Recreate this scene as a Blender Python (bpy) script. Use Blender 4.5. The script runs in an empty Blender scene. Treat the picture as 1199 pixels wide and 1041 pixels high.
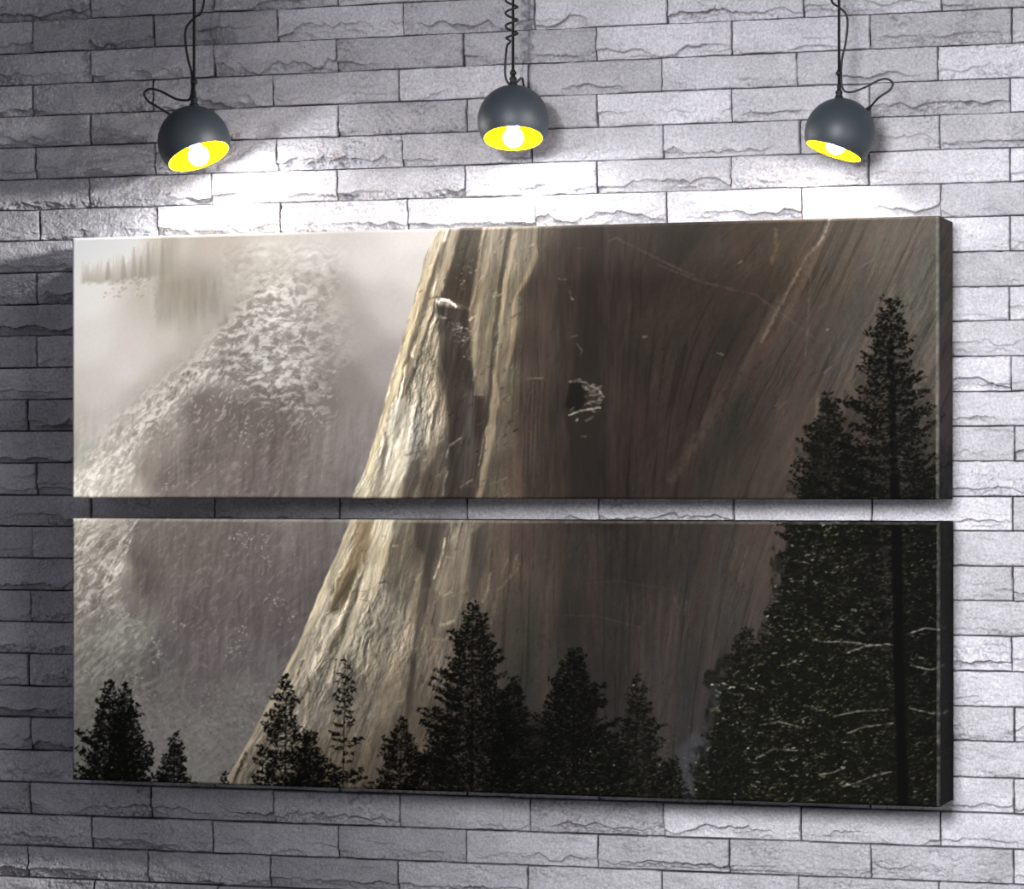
import bpy, bmesh, math, random
import numpy as np
from mathutils import Vector, Matrix

# ================================================================ camera, world, lights, exposure
IW, IH = 1199, 1041
F, HX, HY = 3637.0, 599.5, 564.0          # focal length (px), optical axis, horizon row
YAW = math.atan((1750 - HX)/F)            # the camera looks to the left of the wall's normal
CAMZ = 1.50                               # lens height above the floor
DIST = 4.40                               # lens to wall
cam_d = bpy.data.cameras.new('camera'); cam = bpy.data.objects.new('camera', cam_d)
bpy.context.scene.collection.objects.link(cam); bpy.context.scene.camera = cam
CAMX = 1.38
cam.location = (CAMX, -DIST, CAMZ)
cam.rotation_euler = (math.pi/2, 0, YAW)
cam_d.sensor_fit = 'HORIZONTAL'; cam_d.sensor_width = 36
cam_d.lens = F/IW*36
cam_d.shift_y = (HY - IH/2)/IW
cam_d.clip_start = .05; cam_d.clip_end = 60

def unproject(px, py, plane=0.0):
    """the point on the vertical plane y = plane that the photograph shows at (px, py)"""
    c, s = math.cos(YAW), math.sin(YAW)
    dx = -s*F + c*(px - HX); dy = c*F + s*(px - HX); dz = HY - py
    t = (plane + DIST)/dy
    return Vector((CAMX + dx*t, plane, CAMZ + dz*t))

sc = bpy.context.scene
sc.view_settings.view_transform = 'Standard'; sc.view_settings.look = 'None'
sc.view_settings.exposure = 0.0; sc.view_settings.gamma = 1.0; sc.view_settings.use_curve_mapping = False
sc.cycles.max_bounces = 8
world = bpy.data.worlds.new('world'); sc.world = world; world.use_nodes = True
bg = world.node_tree.nodes['Background']
bg.inputs[0].default_value = (.78, .78, .9, 1); bg.inputs[1].default_value = 0.29

def area_light(name, loc, target, sx, sy, power, col=(1, 1, 1), spread=math.pi):
    l = bpy.data.lights.new(name, 'AREA'); l.shape = 'RECTANGLE'; l.size = sx; l.size_y = sy
    l.energy = power; l.color = col; l.spread = spread
    o = bpy.data.objects.new(name, l); sc.collection.objects.link(o)
    o.location = loc; o.rotation_euler = (Vector(target) - Vector(loc)).to_track_quat('-Z', 'Y').to_euler()
    return o
def spot_light(name, loc, target, power, angle, blend, radius, col=(1, 1, 1)):
    l = bpy.data.lights.new(name, 'SPOT'); l.energy = power; l.spot_size = math.radians(angle); l.spot_blend = blend
    l.shadow_soft_size = radius; l.color = col
    o = bpy.data.objects.new(name, l); sc.collection.objects.link(o)
    o.location = loc; o.rotation_euler = (Vector(target) - Vector(loc)).to_track_quat('-Z', 'Y').to_euler()
    return o
# unseen lights added to brighten the left canvases, the wall and the canvas sides
spot_light('canvas_fill_spot', (1.75, -.95, 2.15), tuple(unproject(130, 430, -.118)), 500, 21, 1.0, .10, (1.0, .99, .97))  # added spot brightening the upper left of the canvases
spot_light('canvas_fill_spot', (1.75, -.95, 2.10), tuple(unproject(155, 760, -.118)), 470, 17, 1.0, .10, (1.0, .99, .97))  # added spot brightening the lower left of the canvases
spot_light('wall_fill_spot', (.55, -3.2, 2.0), tuple(unproject(1310, 680)), 590, 45, 1.0, .36, (.98, .98, 1.0))  # unseen broad spot added to brighten the right of the wall
spot_light('wall_fill_spot', (.25, -4.95, 2.5), tuple(unproject(600, 110)), 400, 12.5, 1.0, .12, (.98, .97, 1.0))  # narrow spot added to lift the top centre of the wall
area_light('side_fill_light', (2.55, -2.4, 1.5), (.6, 0, 1.5), .9, 1.4, 18, (.96, .97, 1.0))  # weak fill added for the right sides of the canvases, no window built

import numpy as np
# ---------------------------------------------------------------- numpy noise helpers
def vnoise(x, y, seed):
    """smooth value noise in -1..1 on a hashed lattice"""
    xi = np.floor(x).astype(np.int64); yi = np.floor(y).astype(np.int64)
    fx = (x - xi).astype(np.float32); fy = (y - yi).astype(np.float32)
    fx = fx*fx*fx*(fx*(fx*6 - 15) + 10); fy = fy*fy*fy*(fy*(fy*6 - 15) + 10)
    tab = np.random.RandomState(seed).uniform(-1, 1, (256, 256)).astype(np.float32)
    x0 = xi & 255; x1 = (xi + 1) & 255; y0 = yi & 255; y1 = (yi + 1) & 255
    a = tab[y0, x0]*(1 - fx) + tab[y0, x1]*fx
    b = tab[y1, x0]*(1 - fx) + tab[y1, x1]*fx
    return a*(1 - fy) + b*fy

def fbm(x, y, seed, octs=4, gain=.5):
    s = 0; a = 1; n = 0
    for k in range(octs):
        s = s + a*vnoise(x*2**k + 17.3*k, y*2**k + 5.1*k, seed + k); n += a; a *= gain
    return s/n

def sstep(a, b, x):
    t = np.clip((x - a)/(b - a), 0, 1)
    return t*t*(3 - 2*t)
import math
# ---------------------------------------------------------------- the printed landscape (one picture across both canvases)
PX0, PY0, PX1, PY1, PS = 78., 246., 1124., 954., 1.3      # picture rectangle and samples per unit
def paint_picture():
    PW = int((PX1 - PX0)*PS); PH = int((PY1 - PY0)*PS)
    rng = np.random.RandomState(7)
    X, Y = np.meshgrid(PX0 + (np.arange(PW) + .5)/PS, PY0 + (np.arange(PH) + .5)/PS)
    X = X.astype(np.float32); Y = Y.astype(np.float32)

    FINE = fbm(X/2.6, Y/2.6, 301, 3); FINE2 = fbm(X/4.5, Y/4.5, 311, 3)
    def field(pts, sig):
        num = np.zeros((PH, PW, 3), np.float32); den = np.zeros((PH, PW), np.float32)
        for x, y, r, g, b in pts:
            d2 = ((X - x)**2 + (Y - y)**2)/(sig*sig)
            w = 1/(d2 + .35)**2.1
            den += w
            num[..., 0] += w*r; num[..., 1] += w*g; num[..., 2] += w*b
        return num/den[..., None]

    def mix(img, a, col):
        img += a[..., None]*(np.asarray(col, np.float32) - img)

    def poly(pts, soft=1.0, wob=0, seed=0):
        """soft coverage of a polygon"""
        x = X + (wob*fbm(X/9, Y/22, seed, 3) if wob else 0); y = Y
        n = len(pts); ins = np.zeros(X.shape, bool); dist = np.full(X.shape, 1e9, np.float32)
        for i in range(n):
            (x0, y0), (x1, y1) = pts[i], pts[(i + 1) % n]
            if y0 != y1:
                c = ((y0 > y) != (y1 > y)) & (x < (x1 - x0)*(y - y0)/(y1 - y0) + x0)
                ins ^= c
            dx, dy = x1 - x0, y1 - y0
            t = np.clip(((x - x0)*dx + (y - y0)*dy)/max(dx*dx + dy*dy, 1e-6), 0, 1)
            dist = np.minimum(dist, np.hypot(x - x0 - t*dx, y - y0 - t*dy))
        sd = np.where(ins, dist, -dist)
        return sstep(-soft, soft, sd)

    def stroke(img, pts, w, col, a=1.0, soft=.8, taper=False, L2_=True):
        pts = np.asarray(pts, float)
        x0, y0 = pts.min(0) - w - 3; x1, y1 = pts.max(0) + w + 3
        i0, i1 = max(int((x0 - PX0)*PS), 0), min(int((x1 - PX0)*PS) + 1, PW)
        j0, j1 = max(int((y0 - PY0)*PS), 0), min(int((y1 - PY0)*PS) + 1, PH)
        if i1 <= i0 or j1 <= j0: return
        x = X[j0:j1, i0:i1]; y = Y[j0:j1, i0:i1]; best = np.full(x.shape, -1e9, np.float32)
        L = len(pts) - 1
        for k in range(L):
            (ax, ay), (bx, by) = pts[k], pts[k + 1]
            dx, dy = bx - ax, by - ay
            t = np.clip(((x - ax)*dx + (y - ay)*dy)/max(dx*dx + dy*dy, 1e-6), 0, 1)
            ww = w*(1 - .8*(k + t)/L) if taper else w
            best = np.maximum(best, ww/2 - np.hypot(x - ax - t*dx, y - ay - t*dy))
        if w > 1.3 and L2_: best = best + (FINE[j0:j1, i0:i1]*min(w*.45, 1.6))
        al = (sstep(-soft, soft, best)*a)[..., None]
        if L2_: al = al*np.clip(.75 + .8*FINE2[j0:j1, i0:i1], 0, 1)[..., None]
        sub = img[j0:j1, i0:i1]; sub += al*(np.asarray(col, np.float32) - sub)

    def blob(img, bx, by, rx, ry, ang, col, a):
        R = max(rx, ry) + 1.2
        i0, i1 = max(int((bx - R - PX0)*PS), 0), min(int((bx + R - PX0)*PS) + 2, PW)
        j0, j1 = max(int((by - R - PY0)*PS), 0), min(int((by + R - PY0)*PS) + 2, PH)
        if i1 <= i0 or j1 <= j0: return
        x = X[j0:j1, i0:i1] - bx; y = Y[j0:j1, i0:i1] - by
        c, s = np.cos(ang), np.sin(ang)
        d = np.sqrt(((x*c + y*s)/rx)**2 + ((y*c - x*s)/ry)**2)
        al = (np.clip((1.0 - d)*min(rx, ry)*1.3 + .3, 0, 1)*a)[..., None]
        sub = img[j0:j1, i0:i1]; sub += al*(np.asarray(col, np.float32) - sub)

    # ---- misty mountain behind
    M = [(90,285,229,226,221),(150,283,227,223,218),(205,282,206,198,187),(110,305,225,221,215),(100,350,222,218,212),(110,400,214,209,203),(150,430,207,200,194),
         (120,460,202,194,188),(110,500,192,186,178),(92,530,178,176,164),(190,345,192,184,172),(220,340,172,164,150),(255,345,165,157,147),(240,385,184,176,166),
         (200,395,198,190,181),(170,410,204,197,189),(330,282,206,199,189),(270,285,198,188,176),(400,290,207,200,193),(450,300,210,203,197),(500,280,216,210,205),(530,270,216,210,204),(510,310,204,198,191),
         (480,360,190,183,177),(330,320,192,184,175),(290,330,186,178,168),(300,375,166,158,150),(350,365,172,164,157),(410,345,174,166,157),(440,390,170,162,157),(470,430,160,152,148),
         (380,405,156,150,143),(430,450,142,133,129),(400,470,126,117,113),(450,490,140,132,128),(440,540,132,124,121),(425,575,120,112,108),(330,415,156,152,145),
         (290,430,148,142,135),(300,490,110,100,96),(340,510,106,96,92),(250,480,120,110,103),(250,540,110,100,95),(320,560,105,95,92),(205,560,118,108,102),(190,510,146,138,129),
         (165,510,178,172,162),(140,535,188,183,173),(110,560,203,198,187),(95,580,210,205,194),(155,572,176,167,157),(180,470,178,171,161),(150,490,186,180,171),(215,440,178,171,161),(185,545,140,130,122),(250,415,180,174,165),
         (95,625,184,178,166),(130,630,166,156,146),(110,660,186,179,168),(145,660,178,171,160),(125,690,170,163,153),(170,655,106,98,92),(175,625,120,110,104),(180,685,106,98,94),
         (230,640,107,98,94),(300,640,105,96,93),(400,620,112,105,102),(425,615,120,114,110),(240,720,105,97,95),(330,720,103,95,93),(390,700,104,97,95),(165,705,134,126,120),
         (110,720,150,144,136),(140,745,154,151,143),(170,745,140,137,130),(200,755,106,101,99),(250,770,113,105,104),(300,770,107,100,99),(350,760,104,98,97),(110,780,136,133,126),(150,790,124,121,115),
         (195,800,118,114,110),(250,800,112,106,104),(300,815,121,117,113),(335,790,111,106,104),(200,850,127,124,120),(120,850,124,122,115),(95,885,120,119,112),(250,860,129,126,121),
         (295,860,124,120,116),(240,900,132,130,123)]
    img = field(M, 26)
    # ragged texture of snow and rock, flowing along the dome
    wx = X + 7*fbm(X/24, Y/24, 38, 3); wy = Y + 7*fbm(X/24, Y/24, 39, 3)
    texL = fbm((wx - .9*wy)/15, (wy + .9*wx)/5, 41, 5, .6)
    texR = fbm((wx - .25*wy)/11, (wy + .25*wx)/5, 42, 5, .6)
    mR = sstep(230, 330, X)
    tex = texL*(1 - mR) + texR*mR
    tex2 = fbm(wx/6, wy/5, 57, 4, .6)
    grain = fbm(X/2.2, Y/2.2, 61, 3)
    vert = fbm((X + .25*Y)/5, Y/40, 65, 4)
    yo = np.interp(X, [84, 110, 140, 170, 200, 240, 270, 300, 330, 370, 420, 450], [555, 528, 496, 468, 446, 420, 385, 350, 330, 325, 350, 410]).astype(np.float32) + 12*tex2
    yf = np.interp(X, [84, 120, 150, 172, 200, 225, 250, 285, 310, 350, 385, 420], [640, 606, 566, 522, 484, 466, 446, 446, 462, 484, 478, 430]).astype(np.float32) + 16*tex + 6*tex2
    band = sstep(-20, 26, Y - yo)*sstep(9, -9, Y - yf)*sstep(465, 345, X + 18*tex2)
    face = sstep(-2, 10, Y - yf)*sstep(435, 375, X)*sstep(610, 560, Y + 0*X)
    low = sstep(600, 640, Y)*sstep(14, -8, (X + 10*tex - np.interp(Y, [600, 650, 690, 705, 740, 770, 800], [166, 148, 134, 140, 172, 196, 200])))*sstep(860, 790, Y)
    valley = sstep(770, 840, Y)
    snowy = sstep(-.12, .22, tex + .45*tex2)*2 - 1
    amp = (band*(np.interp(X, [84, 200, 260, 330, 400], [.55, .8, 1, 1, .7])) + .75*low*np.interp(Y, [690, 720, 800], [1, .45, .35])).astype(np.float32)
    hz = sstep(330, 290, Y); amp = amp*(1 - .6*hz*sstep(330, 380, X + .0*Y))
    img += ((snowy*19 + tex*26 + tex2*16)*amp)[..., None]
    img += (band*10)[..., None]
    mix(img, face*.45*sstep(480, 420, Y + .1*X), (100, 91, 86))
    img += ((texL*9 + vert*9 + 7*fbm(X/3, Y/55, 69, 3))*sstep(440, 520, Y)*(1 - valley))[..., None]
    img *= (1 - .11*sstep(330, 440, X) + .06*sstep(300, 150, X)*sstep(560, 440, Y))[..., None]  # mist toned down towards the cliff to offset the stronger spot light there
    img *= (1 - .12*sstep(595, 640, Y)*sstep(240, 120, X)*sstep(760, 700, Y))[..., None]
    hi = sstep(270, 300, Y)*sstep(360, 320, Y)*sstep(250, 300, X)*sstep(440, 400, X)
    img += ((tex*22 + tex2*14)*hi)[..., None]
    sn = fbm((wx - .4*wy)/9, (wy + .9*wx)/4, 67, 4)
    img += (sstep(.22, .5, sn)*36*np.maximum(face*sstep(560, 470, Y), .35*sstep(470, 520, Y)*sstep(400, 340, X))*(1 - valley))[..., None]
    img += (grain*(3 + 5*valley + 5*band))[..., None]
    img += (fbm(X/5, Y/3.5, 77, 4, .65)*17*valley)[..., None]
    # high ridge with the little far trees
    for x in np.arange(98, 212, 1.7):
        top = np.interp(x, [98, 130, 150, 163, 180, 195, 212], [312, 309, 302, 298, 290, 284, 276]) + rng.uniform(-7, 9)
        bot = np.interp(x, [98, 150, 175, 212], [328, 328, 322, 318]) + rng.uniform(-2, 4)
        stroke(img, [(x, bot), (x + rng.uniform(-.5, .5), top)], rng.uniform(3.5, 6.5), (174, 167, 152), .30, 1.6, True, False)
    for x, y in ((130, 308), (163, 290), (172, 300), (181, 284), (199, 279), (150, 301)):
        stroke(img, [(x, 325), (x, y)], 7.5, (162, 154, 139), .45, 1.5, True, False)
    mix(img, sstep(195, 208, X + 5*tex2)*sstep(228, 214, X)*sstep(330, 312, Y)*.4, (176, 167, 152))
    for _ in range(60):
        x = rng.uniform(125, 178); y = rng.uniform(325, 348)
        blob(img, x, y, rng.uniform(1.5, 4), rng.uniform(1, 2), rng.uniform(-.6, .2), (218, 211, 202) if rng.rand() < .6 else (180, 170, 155), .5)
    mix(img, sstep(4, -4, np.abs(X - 222) - 32 + 6*tex)*sstep(318, 335, Y)*sstep(395, 360, Y)*.45, (160, 151, 136))
    img += (fbm(X/4, Y/30, 91, 3)*10*sstep(318, 335, Y)*sstep(400, 370, Y)*sstep(175, 200, X)*sstep(290, 260, X))[..., None]
    # sharp snow strokes on the dome's shoulder
    for _ in range(520):
        x = rng.uniform(150, 400); yr = np.interp(x, [130, 180, 230, 270, 310, 380, 430], [530, 480, 442, 418, 415, 440, 480])
        y = yr + rng.exponential(22) - 10
        a = np.interp(x, [150, 250, 330, 400], [-.95, -.75, -.2, .5]) + rng.uniform(-.5, .5)
        L = rng.exponential(2.6) + 1; c = (206, 201, 191) if rng.rand() < .7 else (104, 97, 90)
        stroke(img, [(x, y), (x + L*np.cos(a), y + L*np.sin(a))], rng.uniform(1, 2.6), c, rng.uniform(.15, .7)*np.interp(x, [150, 300, 400], [1, .8, .45]), .9)
    for _ in range(260):
        x = rng.uniform(290, 410); y = rng.uniform(335, 470)
        a = rng.uniform(-.7, .5); L = rng.uniform(2, 9)
        stroke(img, [(x, y), (x + L*np.cos(a), y + L*np.sin(a))], rng.uniform(.8, 2.4), (188, 186, 178) if rng.rand() < .62 else (122, 113, 106), rng.uniform(.2, .6), 1)
    for _ in range(230):
        x = rng.uniform(84, 168); y = np.interp(x, [84, 168], [560, 470]) + rng.uniform(0, 90)
        a = rng.uniform(-1.15, -.8); L = rng.uniform(4, 16)
        stroke(img, [(x, y), (x + L*np.cos(a), y + L*np.sin(a))], rng.uniform(1.5, 4), (218, 213, 202) if rng.rand() < .6 else (160, 150, 138), rng.uniform(.15, .45), 1.2)
    for _ in range(260):
        x = rng.uniform(84, 160); y = rng.uniform(608, 725)
        if x > np.interp(y, [608, 650, 690, 725], [165, 150, 138, 165]): continue
        a = rng.uniform(-1.1, -.5); L = rng.uniform(3, 13)
        stroke(img, [(x, y), (x + L*np.cos(a), y + L*np.sin(a))], rng.uniform(1, 2.2), (214, 210, 198) if rng.rand() < .6 else (138, 128, 118), rng.uniform(.2, .65), 1)
    # face edge in the lower panel: bright snow bordering the dark wall
    for k in range(60):
        t = rng.rand(); x = np.interp(t, [0, .5, 1], [163, 148, 132]) + rng.uniform(-14, 4); y = np.interp(t, [0, .5, 1], [608, 655, 688]) + rng.uniform(-4, 4)
        a = rng.uniform(-1.1, -.7); L = rng.uniform(4, 12)
        stroke(img, [(x, y), (x + L*np.cos(a), y + L*np.sin(a))], rng.uniform(1, 2), (216, 211, 200), rng.uniform(.3, .8), .8)
    for k in range(70):
        t = rng.rand(); x = np.interp(t, [0, .4, .75, 1], [140, 168, 192, 196]) + rng.normal(0, 5); y = np.interp(t, [0, .4, .75, 1], [712, 735, 752, 772]) + rng.normal(0, 5)
        blob(img, x, y, rng.uniform(1, 3), rng.uniform(.8, 1.8), rng.uniform(0, 1), (172, 170, 162), rng.uniform(.2, .6))
    # scattered specks and runnels on the dark wall
    for _ in range(240):
        x = rng.uniform(190, 400); y = rng.choice([rng.uniform(470, 583), rng.uniform(608, 780)])
        if rng.rand() < .5: a = rng.uniform(-1.3, -.6)
        else: a = rng.uniform(.6, 1.5)
        L = rng.exponential(1.8) + .5
        stroke(img, [(x, y), (x + L*np.cos(a), y + L*np.sin(a))], rng.uniform(.8, 2.2), (166, 159, 152), rng.uniform(.06, .4), 1.2)
    for cx, cy, sx, sy, n in [(302, 632, 7, 9, 26), (327, 640, 5, 9, 12), (342, 706, 8, 7, 18), (355, 726, 5, 5, 10), (290, 762, 6, 7, 22), (298, 735, 5, 4, 8), (212, 732, 8, 3, 9),
                              (253, 735, 7, 3, 6), (161, 795, 12, 4, 14), (172, 812, 7, 5, 10), (100, 788, 12, 5, 12), (205, 575, 4, 10, 14), (302, 510, 6, 14, 18), (330, 505, 6, 12, 12), (375, 480, 10, 5, 8), (250, 480, 16, 6, 16), (232, 470, 6, 14, 12)]:
        for _ in range(n):
            blob(img, cx + rng.normal(0, sx), cy + rng.normal(0, sy), rng.uniform(.8, 2.2), rng.uniform(.6, 1.4), rng.uniform(-1, 1), (186, 182, 174), rng.uniform(.2, .6))
    for _ in range(900):                                           # the hazy wood on the valley floor
        x = rng.uniform(100, 400); y = 800 + abs(rng.normal(0, 45))
        if y > 915: continue
        blob(img, x, y, rng.uniform(.8, 2.4), rng.uniform(.8, 2.6), 0, (158, 155, 149) if rng.rand() < .55 else (98, 94, 90), rng.uniform(.12, .4))
    for x in np.arange(186, 372, 5.5):
        y = np.interp(x, [186, 230, 270, 320, 372], [795, 802, 806, 795, 778]) + rng.uniform(-10, 6)
        stroke(img, [(x, y), (x, y + 14)], 4, (124, 120, 115), .35, 2, )
    stroke(img, [(337, 762), (337, 790)], 9, (120, 117, 112), .4, 3)

    # ---- the cliff
    ey = [246, 265, 310, 370, 440, 500, 545, 583, 607, 650, 700, 755, 800, 860, 917, 954]
    ex = [541, 534, 517, 501, 479, 464, 450, 433, 430, 412, 391, 366, 344, 310, 275, 252]
    edge = np.interp(Y, ey, ex).astype(np.float32)
    es = edge; edge = edge + 2.2*fbm(Y/23, Y*0, 5, 4, .55)
    d = X - edge
    es = es + 5*fbm(X/30, Y/45, 7, 3)
    s = (X - es)/np.maximum(655 - es, 1)
    q = np.where(X < 655, s*225, 225 + (X - 655) + (.44*sstep(720, 960, X))*(Y - 560)).astype(np.float32)
    C = [(540,280,176,160,130),(535,330,172,155,124),(560,285,140,125,102),(510,380,180,162,128),(490,440,180,163,132),(530,400,132,120,100),(520,450,148,134,112),(505,500,170,160,142),(470,510,182,170,144),
         (520,500,140,126,106),(530,540,112,102,88),(485,550,168,156,136),(450,560,184,170,138),(500,575,112,100,86),(520,570,84,75,67),
         (610,290,128,116,98),(600,330,112,102,86),(635,300,118,107,92),(640,275,112,101,86),(610,380,118,107,90),(600,440,108,98,84),(612,470,96,86,73),(600,520,98,89,77),(595,570,88,80,69),(620,540,78,69,60),
         (560,330,56,49,44),(555,440,60,55,49),(565,520,56,51,48),(575,480,64,55,51),(560,575,58,52,48),
         (655,330,72,63,55),(640,400,76,66,57),(640,480,74,64,56),(660,560,66,56,51),(680,300,56,48,44),(700,350,50,44,40),(720,400,46,42,37),(740,330,52,45,41),(690,480,60,53,48),(710,540,46,41,37),
         (720,583,44,39,36),(780,300,60,52,47),(780,400,58,53,47),(800,480,62,53,49),(800,560,60,53,48),(850,300,66,57,51),(850,400,66,57,51),(870,500,68,60,54),(900,560,74,66,59),(900,300,72,62,53),(940,290,78,68,57),
         (950,400,78,69,61),(940,480,80,70,62),(1000,300,84,76,67),(1000,400,82,76,69),(1050,300,88,83,74),(1090,330,92,88,79),(1090,450,90,82,76),(960,540,80,72,65),(1095,560,76,72,66),(890,270,62,54,45),(820,270,52,46,40),(720,270,52,46,41),
         (440,630,176,161,132),(455,640,140,124,96),(470,620,170,157,132),(425,680,178,162,132),(440,700,160,144,112),(400,720,176,162,136),(460,700,150,138,118),(490,640,104,94,80),(520,640,84,77,69),(500,690,112,102,86),
         (560,625,124,113,98),(550,680,104,95,83),(590,640,84,76,68),(610,670,86,76,67),(640,640,72,63,57),(640,700,76,69,61),(700,640,66,60,55),(700,720,62,57,52),(760,660,60,54,50),(760,740,66,61,56),(820,640,70,62,57),
         (820,720,72,65,60),(880,640,76,69,63),(870,720,74,69,64),(800,800,68,64,60),(840,840,66,63,60),(860,900,62,60,58),(730,800,60,56,52),(650,800,72,67,61),(620,740,74,68,61),(650,880,50,47,43),
         (480,740,132,121,103),(430,760,148,134,110),(380,790,160,146,122),(360,840,154,140,116),(320,880,152,139,116),(440,830,132,120,101),(490,800,120,110,94),(530,780,112,102,89),(500,860,104,95,82),(420,890,120,108,90),(545,720,104,95,83),(540,850,88,80,70)]
    cl = field(C, 26)
    lit = sstep(70, 150, cl.mean(2))                                  # sunlit rock shows its relief more
    n1 = fbm(q/7, Y/70, 11, 4); n2 = fbm(q/2.4, Y/26, 21, 4); n3 = fbm(q/26, Y/130, 31, 3); n4 = fbm((X + .5*Y)/7, (Y - .4*X)/9, 35, 4)
    g = .28 + 1.1*lit
    qw = q + 6*fbm(X/18, Y/26, 398, 3)
    hh = (7*fbm(qw/15 + 3, Y/110, 401, 5, .58) + 3*fbm(X/10, Y/14, 421, 4, .6)).astype(np.float32)
    gx = np.zeros_like(q); gx[1:-1, 1:-1] = (hh[1:-1, 2:] - hh[1:-1, :-2]) + .5*(hh[2:, 1:-1] - hh[:-2, 1:-1])
    patch = sstep(-.35, .35, fbm(X/40, Y/60, 431, 3))
    cl *= (1 + np.clip(gx*.26, -.45, .5)*(.18 + .82*lit)*(.35 + .65*patch))[..., None]
    cl *= (1 + g*(.11*n1 + .17*n2 + .08*n4) + .13*n3 + .05*grain)[..., None]
    cl[..., 0] += 4*n3 + 3*n1*(1 - lit); cl[..., 2] -= 5*n3*lit
    # narrow dark streaks of water and fine cracks
    st = sstep(.28, .55, fbm(q/3.2, Y/150, 45, 3))
    cl *= (1 - .15*st*(1 - .3*lit))[..., None]
    ck = sstep(8, 45, d)*sstep(.05, 0., np.abs(fbm(q/9, Y/55, 48, 3)))*sstep(-.05, .25, fbm(X/40, Y/40, 49, 2))
    cl *= (1 - ck*(.12 + .38*lit))[..., None]
    bl = np.abs(fbm(q/6 + 40, Y/35, 52, 4)); cl += (sstep(.05, 0, bl)*sstep(8, 45, d)*28*lit)[..., None]*np.array([1, .95, .8], np.float32)
    lum = cl.mean(2, keepdims=True); cl[:] = lum + (cl - lum)*(1.05 - .25*lit)[..., None]
    cl[:] *= (1 - .10*sstep(620, 700, X)*sstep(1010, 900, X))[..., None]
    def wedge(pts, col, a=1., soft=2., wob=2.5, seed=3): mix(cl, poly(pts, soft, wob, seed)*a, np.asarray(col))
    def wtex(pts, col, a=1., soft=2., wob=2.5, seed=3):
        m = poly(pts, soft, wob, seed)*a
        cc = np.asarray(col, np.float32)*(1 + .16*n1 + .2*n2)[..., None]
        cl.__iadd__(m[..., None]*(cc - cl))
    # upper panel: crevices, buttresses
    wtex([(534,262),(546,262),(513,362),(497,430),(481,470),(462,530),(452,560),(448,545),(470,480),(495,400),(515,320)], (196,177,138), .8, 2, 2, 4)
    wtex([(540,283),(546,283),(519,368),(499,425),(493,432),(508,378)], (98,85,68), .85, 2, 2, 5)
    wtex([(552,262),(563,262),(553,300),(533,348),(525,372),(510,420),(505,415),(522,362),(545,295)], (158,142,113), .7, 1.5, 2, 6)
    wtex([(563,255),(588,255),(583,300),(576,330),(571,360),(560,357),(547,351),(534,352),(546,322),(555,295)], (66,58,50), .9, 3, 3, 7)
    wtex([(566,255),(588,255),(585,282),(570,300),(560,296)], (84,75,62), .55, 5, 3, 107)
    wtex([(534,356),(571,362),(575,400),(574,440),(566,455),(552,448),(541,440),(535,400)], (58,52,47), .9, 3, 3.5, 108)
    wtex([(536,430),(552,446),(574,440),(580,462),(589,466),(589,505),(584,540),(566,590),(545,590),(548,550),(553,510),(545,470)], (62,56,51), .88, 4, 4, 109)
    wtex([(570,455),(580,462),(578,520),(570,570),(562,570),(566,510)], (76,71,66), .6, 4, 3, 110)
    wtex([(580,468),(588,468),(586,510),(578,530)], (52,42,40), .7, 3, 2, 111)
    wtex([(536,372),(542,374),(541,420),(545,455),(540,470),(536,430)], (96,88,75), .5, 2, 3, 112)
    wtex([(556,466),(562,470),(556,530),(548,560),(544,540)], (50,46,44), .6, 3, 3, 113)
    wtex([(585,300),(590,285),(600,262),(652,262),(650,300),(640,330),(628,345),(622,380),(606,440),(600,428),(603,400),(598,430),(588,462),(578,462),(574,420),(571,360),(580,315)], (118,107,90), .6, 2, 2, 8)
    wtex([(596,262),(602,262),(590,330),(582,400),(580,440),(576,440),(576,390),(584,330)], (158,145,120), .55, 2, 2, 9)
    wtex([(618,262),(622,262),(612,330),(604,400),(598,440),(600,470),(590,520),(588,500),(595,450),(598,395),(606,330)], (60,54,46), .7, 1.5, 2, 10)
    wtex([(622,275),(629,270),(618,330),(610,380),(602,430),(606,380),(612,330)], (168,153,125), .6, 1.5, 1.5, 11)
    wtex([(650,285),(652,300),(638,330),(627,345),(628,370),(625,405),(618,430),(612,445),(619,400),(621,355),(634,328)], (150,134,108), .6, 1.5, 1.5, 12)
    wtex([(652,262),(760,262),(750,590),(640,590),(625,500),(628,430),(632,345),(648,320)], (60,52,47), .5, 6, 4, 13)
    wtex([(600,440),(604,430),(607,470),(600,520),(592,560),(584,590),(578,590),(588,540),(594,490)], (152,138,114), .6, 1.5, 2, 14)
    wtex([(560,262),(576,262),(566,300),(548,322)], (70,62,52), .5, 3, 2, 15)
    wtex([(500,415),(506,420),(498,470),(484,520),(480,515),(490,470)], (82,72,58), .7, 1.5, 2, 16)
    wtex([(486,470),(497,462),(492,500),(480,530),(474,520),(477,490)], (196,187,168), .6, 2, 2, 17)
    wtex([(476,510),(470,560),(462,590),(454,590),(463,560),(470,525)], (108,100,87), .75, 2, 2, 18)
    wtex([(492,505),(500,470),(505,480),(497,540),(490,590),(465,590),(474,556)], (190,178,152), .55, 2.5, 2, 19)
    wtex([(504,540),(515,535),(512,565),(500,590),(492,590),(497,556)], (72,64,57), .7, 2.5, 2.5, 20)
    wtex([(538,520),(550,520),(546,545),(530,560),(526,590),(512,590),(516,560)], (66,60,54), .6, 3, 2.5, 21)
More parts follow.
